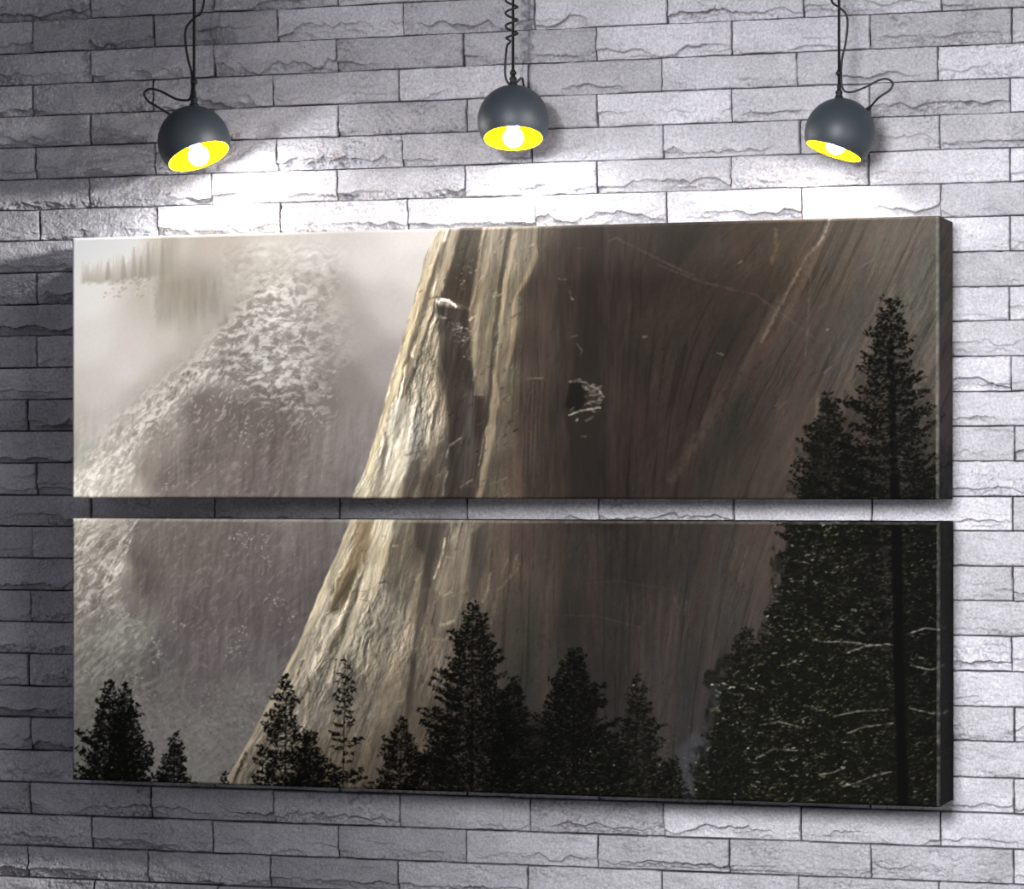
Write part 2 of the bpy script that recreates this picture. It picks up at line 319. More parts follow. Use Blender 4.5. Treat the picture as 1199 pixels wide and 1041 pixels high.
    for pts, w, c, a in [([(534,352),(540,350.5),(548,352),(556,358)], 3.2, (232,226,214), .9), ([(537,371),(544,372)], 2.5, (160,152,140), .6), 
                         
                         ([(545,536),(548,522),(562,513)], 2.2, (150,140,124), .7), ([(562,570),(575,562)], 1.8, (140,130,114), .6), ([(541,580),(543,562),(547,552)], 2, (150,142,128), .6),
                         ([(583,545),(588,520),(592,500)], 1.3, (170,158,136), .7), ([(578,462),(588,462)], 2, (168,154,130), .6), ([(588,322),(582,330),(578,345),(572,362)], 1.6, (170,158,134), .6),
                         ([(640,443),(658,442.5)], 1.2, (130,124,112), .7), ([(600,395),(607,385)], 1.3, (150,138,116), .5)]:
        stroke(cl, pts, w, c, a)
    for cx, cy, sx, sy, n in [(562,386,5,7,34), (566,397,5,2,14), (570,418,3,3,8), (570,312,5,5,12), (540,372,3,2,6), (562,330,3,8,8)]:
        for _ in range(n):
            a_ = rng.uniform(-.6, 1.0); L2 = rng.uniform(.5, 3.5); x0 = cx + rng.normal(0, sx); y0 = cy + rng.normal(0, sy)
            stroke(cl, [(x0, y0), (x0 + L2*np.cos(a_), y0 + L2*np.sin(a_))], rng.uniform(.8, 1.7), (165, 158, 146), rng.uniform(.2, .75), .8)
    for _ in range(260):                                            # small chips, pits and lit corners over the buttresses
        x0 = rng.uniform(500, 650); y0 = rng.uniform(268, 583)
        v = cl[int((y0 - PY0)*PS), int((x0 - PX0)*PS)]
        if x0 < np.interp(y0, ey, ex) + 6: continue
        a_ = rng.choice([rng.uniform(1.6, 2.0), rng.uniform(2.2, 2.9)]); L2 = rng.exponential(4) + 1
        stroke(cl, [(x0, y0), (x0 + L2*np.cos(a_), y0 + L2*np.sin(a_))], rng.uniform(.8, 2), v*(1.35 if rng.rand() < .5 else .6), rng.uniform(.3, .8), .9)
    # lone ledge with snow on the dark wall and its black runnel
    wedge([(706,250),(726,250),(722,420),(726,445),(732,470),(722,520),(720,590),(690,590),(689,510),(682,475),(688,452),(692,420),(700,330)], (44,39,35), .6, 5, 4, 23)
    wedge([(689,446),(704,448),(708,470),(700,482),(683,476)], (33,30,27), .9, 2, 2, 24)
    for pts, w, c, a in [([(689,447),(700,445),(712,451),(722,456),(727,464)], 3, (142,136,126), .8), ([(704,452),(712,458),(722,462)], 4, (128,122,112), .6), ([(688,486),(700,481),(712,479),(724,477)], 2.2, (158,152,140), .85),
                         ([(706,473),(714,470),(720,472)], 3, (122,116,106), .7), ([(690,480),(694,477)], 2, (120,114,104), .6), ([(697,493),(698,491)], 3, (150,144,132), .7), ([(708,492),(716,488)], 3, (110,104,95), .6),
                         ([(703,511),(708,511)], 2, (110,104,95), .6), ([(676,326),(685,327)], 1.6, (112,104,94), .6), ([(688,336),(690,350)], 2, (100,92,84), .5), ([(691,349),(693,350)], 2, (150,142,130), .6),
                         ([(690,394),(696,393)], 2, (104,96,88), .6), ([(697,402),(703,410),(701,416)], 2, (118,110,100), .6), ([(773,394),(777,393)], 2.4, (130,124,112), .6), ([(697,290),(702,290)], 1.4, (110,102,92), .5)]:
        stroke(cl, pts, w, c, a)
    for _ in range(45):
        stroke(cl, [(x0 := 704 + rng.uniform(0, 20), y0 := 450 + rng.uniform(0, 32)), (x0 + rng.uniform(2, 5), y0 + rng.uniform(-2, 2))], 1.2, (150, 143, 132), rng.uniform(.2, .7))
    for k, x in enumerate((638, 643, 648, 653, 659)): stroke(cl, [(x + 1, 446), (x - 1, 500), (x - 3, 560)], 1.5, (44, 38, 35), .5, 1)
    # long slanting flakes on the right
    for pts, w, c, a in [([(981,254),(972,280),(955,302),(930,350),(905,400)], 4, (132,118,100), .6), ([(981,254),(976,272),(966,290)], 2, (168,154,134), .6), ([(962,302),(950,330),(932,372)], 9, (98,86,74), .5),
                         ([(960,310),(957,380),(954,420)], 3, (98,90,79), .5), ([(921,268),(922,290),(917,306)], 5, (110,94,64), .6), ([(925,350),(890,420),(850,490),(806,560)], 12, (88,77,66), .45), ([(920,345),(880,430),(862,480)], 5, (46,40,36), .5),
                         ([(850,445),(825,500),(806,545)], 8, (46,40,36), .5), ([(920,475),(885,530),(862,580)], 5, (56,48,43), .5), ([(968,460),(966,500)], 3, (112,104,92), .5), ([(1020,300),(1012,352),(1005,400)], 12, (72,70,70), .35),
                         ([(790,310),(840,330),(900,345),(970,400)], 2.5, (98,88,78), .4), ([(734,282),(742,278),(800,308),(830,322)], 2.2, (92,84,76), .5), ([(770,270),(770,360),(766,430)], 1.6, (38,33,30), .5), ([(800,380),(795,440),(790,470)], 1.8, (38,33,30), .55),
                         ([(985,425),(960,440)], 1.8, (56,50,46), .5), ([(1011,315),(1030,302),(1032,312)], 1.5, (112,106,94), .5), ([(880,308),(884,305)], 1.6, (140,132,118), .6), ([(857,413),(863,415)], 1.6, (140,132,118), .6), ([(978,386),(980,385)], 2.2, (150,142,128), .6),
                         ([(920,475),(935,470),(922,480)], 2, (100,92,82), .4), ([(982,430),(976,436)], 3, (112,104,92), .5)]:
        stroke(cl, pts, w, c, a, max(1, w/3))
    # lower panel
    wtex([(430,607),(438,607),(424,650),(402,700),(372,755),(345,805),(310,868),(285,917),(275,917),(305,860),(340,795),(385,705),(412,645)], (194,178,144), .7, 2, 2, 25)
    wtex([(440,606),(460,606),(452,640),(436,680),(420,700),(412,712),(402,716),(420,672),(434,640)], (128,108,76), .75, 3, 3, 26)
    wtex([(461,606),(474,606),(462,660),(447,710),(425,760),(405,800),(398,800),(424,740),(445,680)], (196,183,155), .65, 2.5, 2, 27)
    wtex([(448,665),(438,700),(422,740),(408,765),(404,762),(424,716),(436,685)], (94,84,70), .7, 2, 2, 28)
    wtex([(428,670),(440,660),(428,700),(410,720),(404,715)], (82,70,52), .6, 3, 2, 29)
    wtex([(468,616),(484,606),(476,650),(462,700),(455,715),(458,690)], (186,172,142), .6, 2, 2, 30)
    wtex([(482,606),(512,606),(504,630),(490,680),(478,700),(472,690),(480,650)], (96,88,75), .6, 3, 2, 31)
    wtex([(506,612),(545,612),(530,660),(526,688),(516,690),(519,650),(508,640)], (62,57,52), .65, 3, 3, 32)
    wtex([(519,660),(527,660),(524,700),(510,760),(505,830),(497,850),(499,800),(507,740),(513,690)], (70,63,57), .65, 2, 2, 33)
    wtex([(556,618),(572,610),(574,640),(566,700),(556,730),(536,740),(540,700),(530,690),(545,650)], (138,126,109), .55, 3, 2, 34)
    wtex([(574,625),(592,612),(590,660),(580,700),(572,705),(572,680)], (66,62,57), .6, 3, 3, 35)
    wtex([(352,850),(300,917),(286,917),(320,870),(345,835)], (84,72,56), .25, 3, 2, 36)
    for pts, w, c, a in [([(543,630),(540,650),(530,678)], 2.4, (196,182,156), .85), ([(564,612),(560,625),(556,645)], 1.8, (60,52,46), .6), ([(596,672),(594,690),(588,705)], 3, (134,124,108), .7), ([(628,650),(622,672),(606,692),(598,730)], 3, (112,100,82), .6),
                         ([(617,655),(610,670)], 2, (114,104,88), .6), ([(626,655),(630,660),(626,672)], 2, (118,108,90), .5), ([(537,732),(546,731),(553,727)], 3, (168,154,130), .7), ([(530,748),(543,750),(552,742)], 3, (150,138,118), .6), ([(480,730),(490,722),(488,716)], 3, (172,158,132), .6),
                         ([(494,730),(500,724)], 3, (160,148,124), .6), ([(447,722),(440,745),(432,770)], 5, (206,196,172), .6), ([(413,772),(409,800)], 1.8, (48,42,34), .8), ([(392,788),(384,797),(381,806)], 5, (112,106,94), .7), ([(388,787),(390,795)], 2, (190,180,160), .7),
                         ([(372,775),(365,794)], 2.5, (70,60,48), .7), ([(380,800),(372,818),(362,825)], 2.5, (60,52,42), .7), ([(303,882),(288,914)], 4, (48,42,34), .75), ([(466,690),(455,712),(440,735)], 1.8, (60,52,42), .6), ([(402,720),(410,714),(418,713)], 2, (70,60,46), .6),
                         ([(465,683),(472,681),(478,684)], 2, (58,50,42), .7), ([(500,610),(494,640),(488,670)], 1.6, (150,138,116), .5), ([(449,770),(445,800),(450,830)], 1.4, (84,74,62), .4), ([(520,850),(524,870)], 2, (140,128,108), .4),
                         ([(668,620),(660,680),(655,760)], 5, (54,49,45), .4), ([(690,640),(683,700),(678,760)], 10, (52,50,47), .5), ([(716,680),(710,760)], 3, (52,47,43), .45), ([(752,700),(748,780),(745,830)], 3, (48,43,40), .5), ([(755,640),(762,615),(775,608)], 6, (52,47,43), .4), ([(818,780),(800,820),(790,850)], 4, (52,49,46), .45),
                         ([(808,700),(812,712)], 2, (110,102,92), .4), ([(890,640),(880,680)], 2, (112,104,94), .4), ([(822,705),(820,720)], 1.6, (112,104,94), .4), ([(660,720),(720,722),(770,735)], 1.4, (88,80,72), .4), ([(700,685),(740,680),(800,690)], 1.2, (84,77,70), .35)]:
        stroke(cl, pts, w, c, a, max(.9, w/3))
    for _ in range(170):                                            # short facets and cracks across the sunlit foot
        y = rng.uniform(612, 915); x = np.interp(y, ey, ex) + rng.uniform(4, 190)
        a = rng.uniform(1.7, 2.5) if rng.rand() < .75 else rng.uniform(-.5, .3); L = rng.uniform(3, 12)
        if x > 590 or cl[int((y - PY0)*PS), int((x - PX0)*PS)].mean() < 92: continue
        stroke(cl, [(x, y), (x + L*np.cos(a), y + L*np.sin(a))], rng.uniform(.8, 2.2), (186, 172, 146) if rng.rand() < .45 else (72, 63, 53), rng.uniform(.2, .55), 1)
    for _ in range(120):
        y = rng.uniform(290, 583); x = np.interp(y, ey, ex) + rng.uniform(3, 120)
        a = rng.uniform(1.75, 2.1); L = rng.uniform(4, 16)
        if cl[int((y - PY0)*PS), int((x - PX0)*PS)].mean() < 92: continue
        stroke(cl, [(x, y), (x + L*np.cos(a), y + L*np.sin(a))], rng.uniform(.7, 1.8), (190, 176, 146) if rng.rand() < .45 else (70, 60, 48), rng.uniform(.15, .5), 1)
    # blue-grey gully bottom right
    wedge([(812,880),(835,852),(850,890),(846,950),(815,950)], (78,78,82), .6, 6, 5, 37)
    a = sstep(-1.0, 1.2, d)*np.interp(Y, [265, 330], [.82, 1])
    lum = cl.mean(2, keepdims=True); cl = lum + (cl - lum)*(1.08 - .22*lit)[..., None]
    a = np.where(d < 14, a*np.interp(Y, [262, 300, 360], [.75, .9, 1]), a).astype(np.float32)
    img += a[..., None]*(cl - img)

    # ---- pines
    def needles(x, y, r, dark, n=3):
        for _ in range(n + 1):
            blob(img, x + rng.normal(0, r*.6), y + rng.normal(0, r*.5), r*rng.uniform(.5, 1.05), r*rng.uniform(.25, .55), rng.uniform(-1.2, 1.2), np.array(dark)*rng.uniform(.7, 1.4), rng.uniform(.65, .95))
    def pine(ax, ay, bx, by, hw, step=3.0, r=2.2, dens=1.0, power=.75, dark=(16, 16, 11), snow=0, trunk=2.6, lift=.25, ragged=.45, solid=0.0, left=1., right=1., start=0.0):
        H = by - ay
        stroke(img, [(ax, ay), ((ax + bx)/2, (ay + by)/2), (bx, by)][::-1], trunk, np.array(dark)*.8, .95, .7, True)
        y = ay + 1
        if solid:
            n = 10
            ys = np.linspace(0, 1, n)
            L = [(ax + (bx - ax)*t - hw*left*.72*t**power, ay + H*t) for t in ys]; R = [(ax + (bx - ax)*t + hw*right*.72*t**power, ay + H*t) for t in ys[::-1]]
            m = poly(L + R, 3, 9, int(ax))
            m = m*np.clip(solid*.85 + .75*fbm(X/3.6, Y/2.4, int(ax) + 3, 3), 0, 1)
            mix(img, m, np.asarray(dark)*1.05)
        while y < by:
            t = (y - ay)/H
            if t < start: y += step*.5
            cx = ax + (bx - ax)*t
            for sgn, asy in ((-1, left), (1, right)):
                if rng.rand() > dens and t > .06: continue
                L = hw*asy*max(t, .02)**power*rng.uniform(1 - ragged, 1.12)*(1 + .28*math.sin(y*.21 + sgn*2 + ax)*math.sin(y*.083 + ax*.3)) + 1.2
                n = max(1, int(L/(r*1.25)))
                up = lift*rng.uniform(.4, 1.5)
                ex_, ey_ = cx + sgn*L, y - up*L*.55
                if L > 6: stroke(img, [(cx, y + 1), (cx + sgn*L*.55, y + .12*L), (ex_, ey_)], .9, np.array(dark)*1.1, .8, .7)
                for k in range(n):
                    f = (k + rng.uniform(.3, 1))/n
                    if f < .35 and rng.rand() < .45: continue
                    px = cx + sgn*L*f; py = y + (.14*L*f*(1 - f)*4*.5) + (ey_ - y)*f*f + rng.normal(0, .8)
                    needles(px, py, r*rng.uniform(.75, 1.25), dark, 2)
                    if snow and rng.rand() < snow:
                        a_ = rng.uniform(-.7, .5); L2 = rng.exponential(1.2) + .4
                        stroke(img, [(px, py - .5), (px + L2*np.cos(a_), py - .5 + L2*np.sin(a_))], rng.uniform(.7, 1.3), np.array((104, 102, 90))*rng.uniform(.5, 1.5), rng.uniform(.2, .75), .7)
            y += step*rng.uniform(.7, 1.3)
        needles(ax, ay + 1, r*.8, dark, 2)

    D = (13, 13, 9)
    # right hand wood
    wood = poly([(948,575),(972,500),(1000,480),(1020,430),(1046,380),(1075,430),(1095,500),(1124,560),(1124,954),(835,954),(840,880),(850,830),(846,800),(870,770),(900,760),(915,700),(925,640)], 5, 26, 71)
    wt = np.clip(.74 + .5*fbm(X/5, Y/3, 73, 4), 0, 1)*np.interp(Y, [380, 520, 620, 760], [.1, .5, .85, .92])
    mix(img, wood*wt, (26, 26, 20))
    pine(978, 461, 985, 640, 62, 3.0, 2.6, .95, .8, (17, 17, 12), .12, 2.6, .3, .4, .35)
    pine(1047, 350, 1057, 954, 112, 3.4, 2.7, .92, .66, (13, 13, 9), .10, 7, .35, .5, .1, 1.1, .9)
    pine(960, 560, 955, 900, 62, 3.2, 2.8, .95, .6, (19, 19, 13), .22, 5, -.1, .4, .35)
    pine(992, 590, 990, 954, 60, 3.4, 2.8, .95, .35, (19, 19, 13), .28, 5, -.1, .4, .3)
    pine(889, 735, 893, 954, 62, 3.0, 2.4, .9, .62, (20, 20, 14), .32, 2.2, -.1, .45, .2, .95, 1)
    pine(935, 700, 940, 954, 66, 3.2, 2.6, .95, .4, (20, 20, 14), .3, 4, -.1, .4, .3)
    pine(1090, 560, 1092, 954, 50, 3.4, 2.8, .95, .4, (16, 16, 12), .2, 4, .1, .4, .3)
    pine(1020, 760, 1020, 954, 80, 3.4, 2.6, .95, .3, (20, 20, 13), .35, 3, -.1, .4, .3)
    stroke(img, [(1047, 400), (1053, 600), (1055, 760), (1062, 954)], 8, (10, 10, 8), .92, 1.5)
    stroke(img, [(990, 790), (992, 900)], 8, (14, 14, 10), .8, 2)
    clump = fbm(X/14, Y/7, 75, 3)
    for _ in range(5200):                                           # snow and lit needle tips in the wood
        y = 610 + 340*rng.rand()**.75; x = rng.uniform(np.interp(y, [610, 700, 760, 800, 954], [950, 915, 900, 850, 842]), 1118)
        tx = np.interp(y, [610, 954], [1054, 1062])
        if abs(x - tx) < 7: continue
        cv = clump[min(int((y - PY0)*PS), PH - 1), min(int((x - PX0)*PS), PW - 1)]
        if rng.rand() > .45 + 1.3*cv: continue
        a_ = rng.uniform(-.8, .6); L2 = rng.exponential(1.7) + .6; k = np.interp(x, [840, 980, 1040, 1118], [1.15, 1, .7, .6])
        if rng.rand() < .55: stroke(img, [(x, y), (x + L2*np.cos(a_), y + L2*np.sin(a_))], rng.uniform(.9, 1.7), np.array((136, 134, 122))*rng.uniform(.5, 1.35)*k, rng.uniform(.25, .9), .8)
        else: blob(img, x, y, rng.uniform(1, 2.8), rng.uniform(.6, 1.5), rng.uniform(-.8, .6), np.array((78, 78, 52))*rng.uniform(.6, 1.3)*k, rng.uniform(.3, .8))
    for pts in ([(995,922),(1010,918),(1028,910),(1048,905)], [(970,908),(985,906),(998,900)], [(1000,765),(1020,757),(1047,755)], [(985,840),(1010,834),(1045,832)], [(970,752),(1000,752),(1020,755)], [(900,890),(920,878),(945,880)],
                [(1068,742),(1085,736),(1100,738)], [(1070,780),(1090,785),(1108,780)], [(1068,830),(1090,836),(1112,838)], [(905,850),(925,846),(940,850)], [(1000,860),(1020,852),(1050,848)]):
        stroke(img, pts, 2.0, (138, 135, 124), .75, .8)
    for y in np.arange(620, 940, 13):
        sgn = 1 if rng.rand() < .5 else -1; L2 = rng.uniform(20, 44)
        stroke(img, [(np.interp(y, [610, 954], [1054, 1062]), y), (np.interp(y, [610, 954], [1054, 1062]) + sgn*L2*.5, y - 4), (np.interp(y, [610, 954], [1054, 1062]) + sgn*L2, y + rng.uniform(-10, 4))], 1.8, (14, 14, 11), .85)
    stroke(img, [(1052, 560), (1053, 610), (1056, 760), (1062, 954)], 11, (10, 10, 8), .92, 2, False, False)
    # front row
    pine(133, 797, 132, 930, 54, 3.2, 2.9, 1, .85, D, 0, 2.4, .35, .45, .45)
    pine(152, 800, 151, 930, 46, 3.2, 2.9, 1, .85, D, 0, 2.2, .35, .45, .45, .8, 1.05)
    pine(215, 859, 213, 930, 26, 3.2, 2.6, 1, .8, D, 0, 1.6, .35, .4, .45)
    pine(277, 905, 277, 930, 6, 2.7, 2.2, 1, .7, D, 0, 1.2)
    pine(352, 790, 351, 935, 38, 3.3, 2.8, .9, .7, D, 0, 2.8, .4, .45, .12, 1.1, .8)
    pine(382, 857, 381, 935, 26, 2.8, 2.6, 1, .6, D, 0, 2, .35, .4, .5)
    pine(424, 773, 421, 935, 22, 5.2, 2.6, .8, .5, D, 0, 1.9, .3, .5, 0)
    pine(400, 890, 400, 940, 30, 4, 2.4, .8, .5, D, 0.05, 1.2, .2, .5, .1)
    pine(491, 840, 490, 940, 36, 2.9, 2.4, .95, .65, D, .06, 2.2, .3, .4, .35)
    pine(520, 880, 520, 940, 18, 4, 2.2, .8, .5, D, .15, 1.4, .2, .5, .1)
    pine(624, 793, 626, 945, 34, 2.9, 2.4, 1, .62, (15, 15, 10), .12, 2.4, .2, .4, .45)
    pine(576, 707, 575, 945, 72, 2.9, 2.6, 1, .68, D, .10, 5, .3, .38, .42)
    pine(540, 850, 540, 945, 30, 3.2, 2.2, .9, .5, (18, 17, 12), .18, 1.5, .1, .5, .15)
    pine(766, 791, 765, 950, 46, 3.0, 2.3, .9, .8, (18, 18, 12), .14, 2, .2, .45, .2, .8, 1.1)
    pine(694, 760, 693, 950, 66, 2.7, 2.5, 1, .66, (14, 14, 10), .22, 5, .2, .35, .5)
    pine(735, 860, 735, 950, 40, 3, 2.3, .95, .5, (18, 18, 12), .2, 2, .1, .4, .3)
    pine(655, 850, 655, 950, 34, 3, 2.3, .95, .5, (18, 18, 12), .2, 2, .1, .4, .3)
    pine(805, 893, 806, 950, 26, 3, 2.2, .95, .6, (17, 17, 12), .15, 1.6, .2, .4, .25)
    pine(865, 845, 866, 954, 34, 3, 2.3, .95, .5, (20, 20, 14), .3, 2, -.1, .4, .3)
    und = sstep(895, 940, Y - .035*(X - 84))*sstep(330, 470, X)
    mix(img, und*np.clip(.45 + .8*fbm(X/5, Y/4, 83, 3), 0, 1), (20, 20, 14))
    for _ in range(900):
        x = rng.uniform(520, 850); y = 952 - .02*(1100 - x) - abs(rng.normal(0, 42))
        a_ = rng.uniform(-.5, .5); L2 = rng.uniform(.6, 4)
        stroke(img, [(x, y), (x + L2*np.cos(a_), y + L2*np.sin(a_))], rng.uniform(.7, 1.4), np.array((112, 108, 92))*rng.uniform(.6, 1.5), rng.uniform(.15, .6), .8)
    for x, y in [(792,897),(833,894),(762,803),(833,926),(877,931),(740,897),(713,881)]: blob(img, x, y, 1.6, 1.1, .3, (160, 156, 145), .7)
    return np.clip(img, 0, 255).astype(np.float32)
# ================================================================ helpers
def link(o, parent=None):
    sc.collection.objects.link(o)
    if parent is not None: o.parent = parent
    return o
def tag(o, label=None, cat=None, group=None, kind=None):
    if label: o['label'] = label
    if cat: o['category'] = cat
    if group: o['group'] = group
    if kind: o['kind'] = kind
    return o
def empty(name, loc):
    o = bpy.data.objects.new(name, None); o.location = loc; o.empty_display_size = .05
    return link(o)
def mesh_obj(name, me, mat, parent=None):
    o = bpy.data.objects.new(name, me); me.materials.clear(); me.materials.append(mat)
    return link(o, parent)
def smooth(me, angle=None):
    me.polygons.foreach_set('use_smooth', np.ones(len(me.polygons), bool)); me.update()
def grid_mesh(name, P, wrap_u=False):
    """quad mesh through a (rows, cols, 3) array of points"""
    r, c, _ = P.shape
    me = bpy.data.meshes.new(name)
    me.vertices.add(r*c); me.vertices.foreach_set('co', P.reshape(-1).astype(np.float32))
    cc = c if wrap_u else c - 1
    i = np.arange(r - 1)[:, None]*c; j = np.arange(cc)[None, :]; j2 = (j + 1) % c
    f = np.stack([i + j, i + j2, i + c + j2, i + c + j], -1).reshape(-1)
    n = (r - 1)*cc
    me.loops.add(4*n); me.loops.foreach_set('vertex_index', f.astype(np.int32))
    me.polygons.add(n); me.polygons.foreach_set('loop_start', np.arange(0, 4*n, 4, dtype=np.int32))
    me.update(calc_edges=True); smooth(me)
    return me
def set_color(me, rgb255):
    a = me.color_attributes.new('tint', 'BYTE_COLOR', 'POINT')
    v = np.ones((len(me.vertices), 4), np.float32); v[:, :3] = np.clip(rgb255/255., 0, 1)
    a.data.foreach_set('color_srgb', v.reshape(-1))
def nodes(name):
    m = bpy.data.materials.new(name); m.use_nodes = True
    nt = m.node_tree; return m, nt, nt.nodes['Principled BSDF']
def plain(name, col, rough=.5, metal=0., spec=.5, coat=0., bump=0., bscale=200.):
    m, nt, b = nodes(name)
    b.inputs['Base Color'].default_value = (*col, 1); b.inputs['Roughness'].default_value = rough
    b.inputs['Metallic'].default_value = metal; b.inputs['Specular IOR Level'].default_value = spec
    b.inputs['Coat Weight'].default_value = coat
    tc = nt.nodes.new('ShaderNodeTexCoord'); n = nt.nodes.new('ShaderNodeTexNoise'); n.inputs['Scale'].default_value = bscale
    nt.links.new(tc.outputs['Object'], n.inputs['Vector'])
    r = nt.nodes.new('ShaderNodeMapRange'); r.inputs[3].default_value = rough*.88; r.inputs[4].default_value = min(1, rough*1.12)
    nt.links.new(n.outputs['Fac'], r.inputs[0]); nt.links.new(r.outputs[0], b.inputs['Roughness'])
    if bump:
        bp = nt.nodes.new('ShaderNodeBump'); bp.inputs['Strength'].default_value = bump; bp.inputs['Distance'].default_value = .001
        nt.links.new(n.outputs['Fac'], bp.inputs['Height']); nt.links.new(bp.outputs['Normal'], b.inputs['Normal'])
    return m

# ================================================================ materials
def stone_material():
    m, nt, b = nodes('split_face_stone')
    at = nt.nodes.new('ShaderNodeAttribute'); at.attribute_name = 'tint'
    tc = nt.nodes.new('ShaderNodeTexCoord')
    n = nt.nodes.new('ShaderNodeTexNoise'); n.inputs['Scale'].default_value = 260; n.inputs['Detail'].default_value = 4; n.inputs['Roughness'].default_value = .65
    nt.links.new(tc.outputs['Object'], n.inputs['Vector'])
    mr = nt.nodes.new('ShaderNodeMapRange'); mr.inputs[1].default_value = .3; mr.inputs[2].default_value = .7; mr.inputs[3].default_value = .70; mr.inputs[4].default_value = 1.18
    nt.links.new(n.outputs['Fac'], mr.inputs[0])
    mx = nt.nodes.new('ShaderNodeMix'); mx.data_type = 'RGBA'; mx.blend_type = 'MULTIPLY'; mx.inputs[0].default_value = 1
    nt.links.new(at.outputs['Color'], mx.inputs[6]); nt.links.new(mr.outputs[0], mx.inputs[7])
    nt.links.new(mx.outputs[2], b.inputs['Base Color'])
    bp = nt.nodes.new('ShaderNodeBump'); bp.inputs['Strength'].default_value = 1.0; bp.inputs['Distance'].default_value = .003
    nt.links.new(n.outputs['Fac'], bp.inputs['Height']); nt.links.new(bp.outputs['Normal'], b.inputs['Normal'])
    b.inputs['Roughness'].default_value = .85; b.inputs['Specular IOR Level'].default_value = .2
    return m
def print_material():
    m, nt, b = nodes('printed_canvas')
    at = nt.nodes.new('ShaderNodeAttribute'); at.attribute_name = 'tint'
    nt.links.new(at.outputs['Color'], b.inputs['Base Color'])
    tc = nt.nodes.new('ShaderNodeTexCoord'); n = nt.nodes.new('ShaderNodeTexNoise'); n.inputs['Scale'].default_value = 900
    nt.links.new(tc.outputs['Object'], n.inputs['Vector'])
    bp = nt.nodes.new('ShaderNodeBump'); bp.inputs['Strength'].default_value = .12; bp.inputs['Distance'].default_value = .0004
    nt.links.new(n.outputs['Fac'], bp.inputs['Height']); nt.links.new(bp.outputs['Normal'], b.inputs['Normal'])
    b.inputs['Roughness'].default_value = .8; b.inputs['Specular IOR Level'].default_value = 0.06
    return m
STONE = stone_material(); PRINT = print_material()
WOOD = plain('pine_wood', (.45, .32, .2), .7)
GUN = plain('satin_gunmetal', (.036, .046, .055), .5, .0, .6)
LINING = plain('yellow_enamel', (.90, .57, .0012), .6, 0, .0)
BLACK = plain('black_rubber', (.012, .013, .014), .5)
STEEL = plain('black_steel_cable', (.014, .016, .017), .4, .0)
PLASTER = plain('white_plaster', (.62, .61, .62), .9, bump=.2, bscale=60)
SCREED = plain('grey_screed', (.16, .155, .155), .6, bump=.2, bscale=40)
bulb_m, nt_, b_ = nodes('glowing_bulb'); BULB_STRENGTH = 300
b_.inputs['Base Color'].default_value = (1, 1, 1, 1); b_.inputs['Emission Color'].default_value = (.93, .96, 1, 1); b_.inputs['Emission Strength'].default_value = BULB_STRENGTH

# ================================================================ the wall of split stone
ROW_L = [26,63.3,100.3,136,172.7,211.7,247.2,283.5,321.3,359,395.5,433,470,507.2,544.4,582.6,618.7,656.2,693.2,729.5,767.5,804,840.6,879,915,952.3,989.8,1026]
ROW_R = [8,49.5,91.4,131.6,170.6,211,251.3,291.7,332.5,372.2,413.8,455.6,496.1,537,578,618.7,659.6,701.2,743.5,784,826.7,867.5,910,953.3,994.5,1035.6]
JOINTS = {0:[105,250,394.5,540], 1:[39,179.3,324.3,471.3,625,780.5,940.5,1102.6], 2:[106.3,250,393.7,542,697.7,856,1018,1184.3],
 3:[37.5,178.3,319.7,467.5,618.2,774.5,933.2,1097.5], 4:[105.5,250,395.7,546,699,856,1017.7,1182.6], 5:[40.7,181.3,323.7,470.7,621.7,776.3,937,1100],
 6:[104,246.3,393.7,544,698.7,856,1016.7,1182], 7:[45.7,184.3,327.5,476.8,626,780.5,938,1101], 8:[106,249,395,545,699,856,1018,1182.4],
 9:[42.8,182,324,472,622,778,937,1100], 10:[106,249,395,545,699,856,1018,1181.5], 11:[43.3,181,323,471,621,777,936,1100],
 12:[105,249,395,545,699,856,1018,1183.6], 13:[31.7,177,321,470,621,777,936,1100], 14:[106,250,396,546,700,857,1019,1187.5],
 15:[42,181,323,471,621,777,937,1101], 16:[106,251.4,397.3,546.4,701,859,1020.5,1185.5], 17:[38,179,321,470,620,777,937,1101],
 18:[106,250,396,546,700,857,1019,1185.8], 19:[35.5,177,321,469,620,776,936,1100], 20:[106,250,396,546,700,857,1019,1183.8],
 21:[33,176,320,468,620,776,936,1100], 22:[106,250,396,546,700,857,1019,1187.7], 23:[35.5,177,321,469,620,776,936,1100],
 24:[106,250,396,546,700,856,1019,1186.8], 25:[34.3,175.6,320.5,468,620.5,776.9,937.4,1101], 26:[107,249.4,395.5,545.4,699.6,853.4,1019.7,1186.8],
 27:[31.8,173.4,315.8,465.4,617.5,774.4,934.4,1098.8], 28:[110,254.7,398,546,699,855,1019,1186]}
def wall_rows():
    zs = []
    for i in range(len(ROW_L)):
        a = []
        if i >= 1 and i - 1 < len(ROW_R): a.append(unproject(1199, ROW_R[i - 1]).z)
        a.append(unproject(0, ROW_L[i]).z)
        zs.append(sum(a)/len(a))
    return zs
ROWZ = wall_rows()                                      # descending heights of the bed joints; course i lies above ROWZ[i]
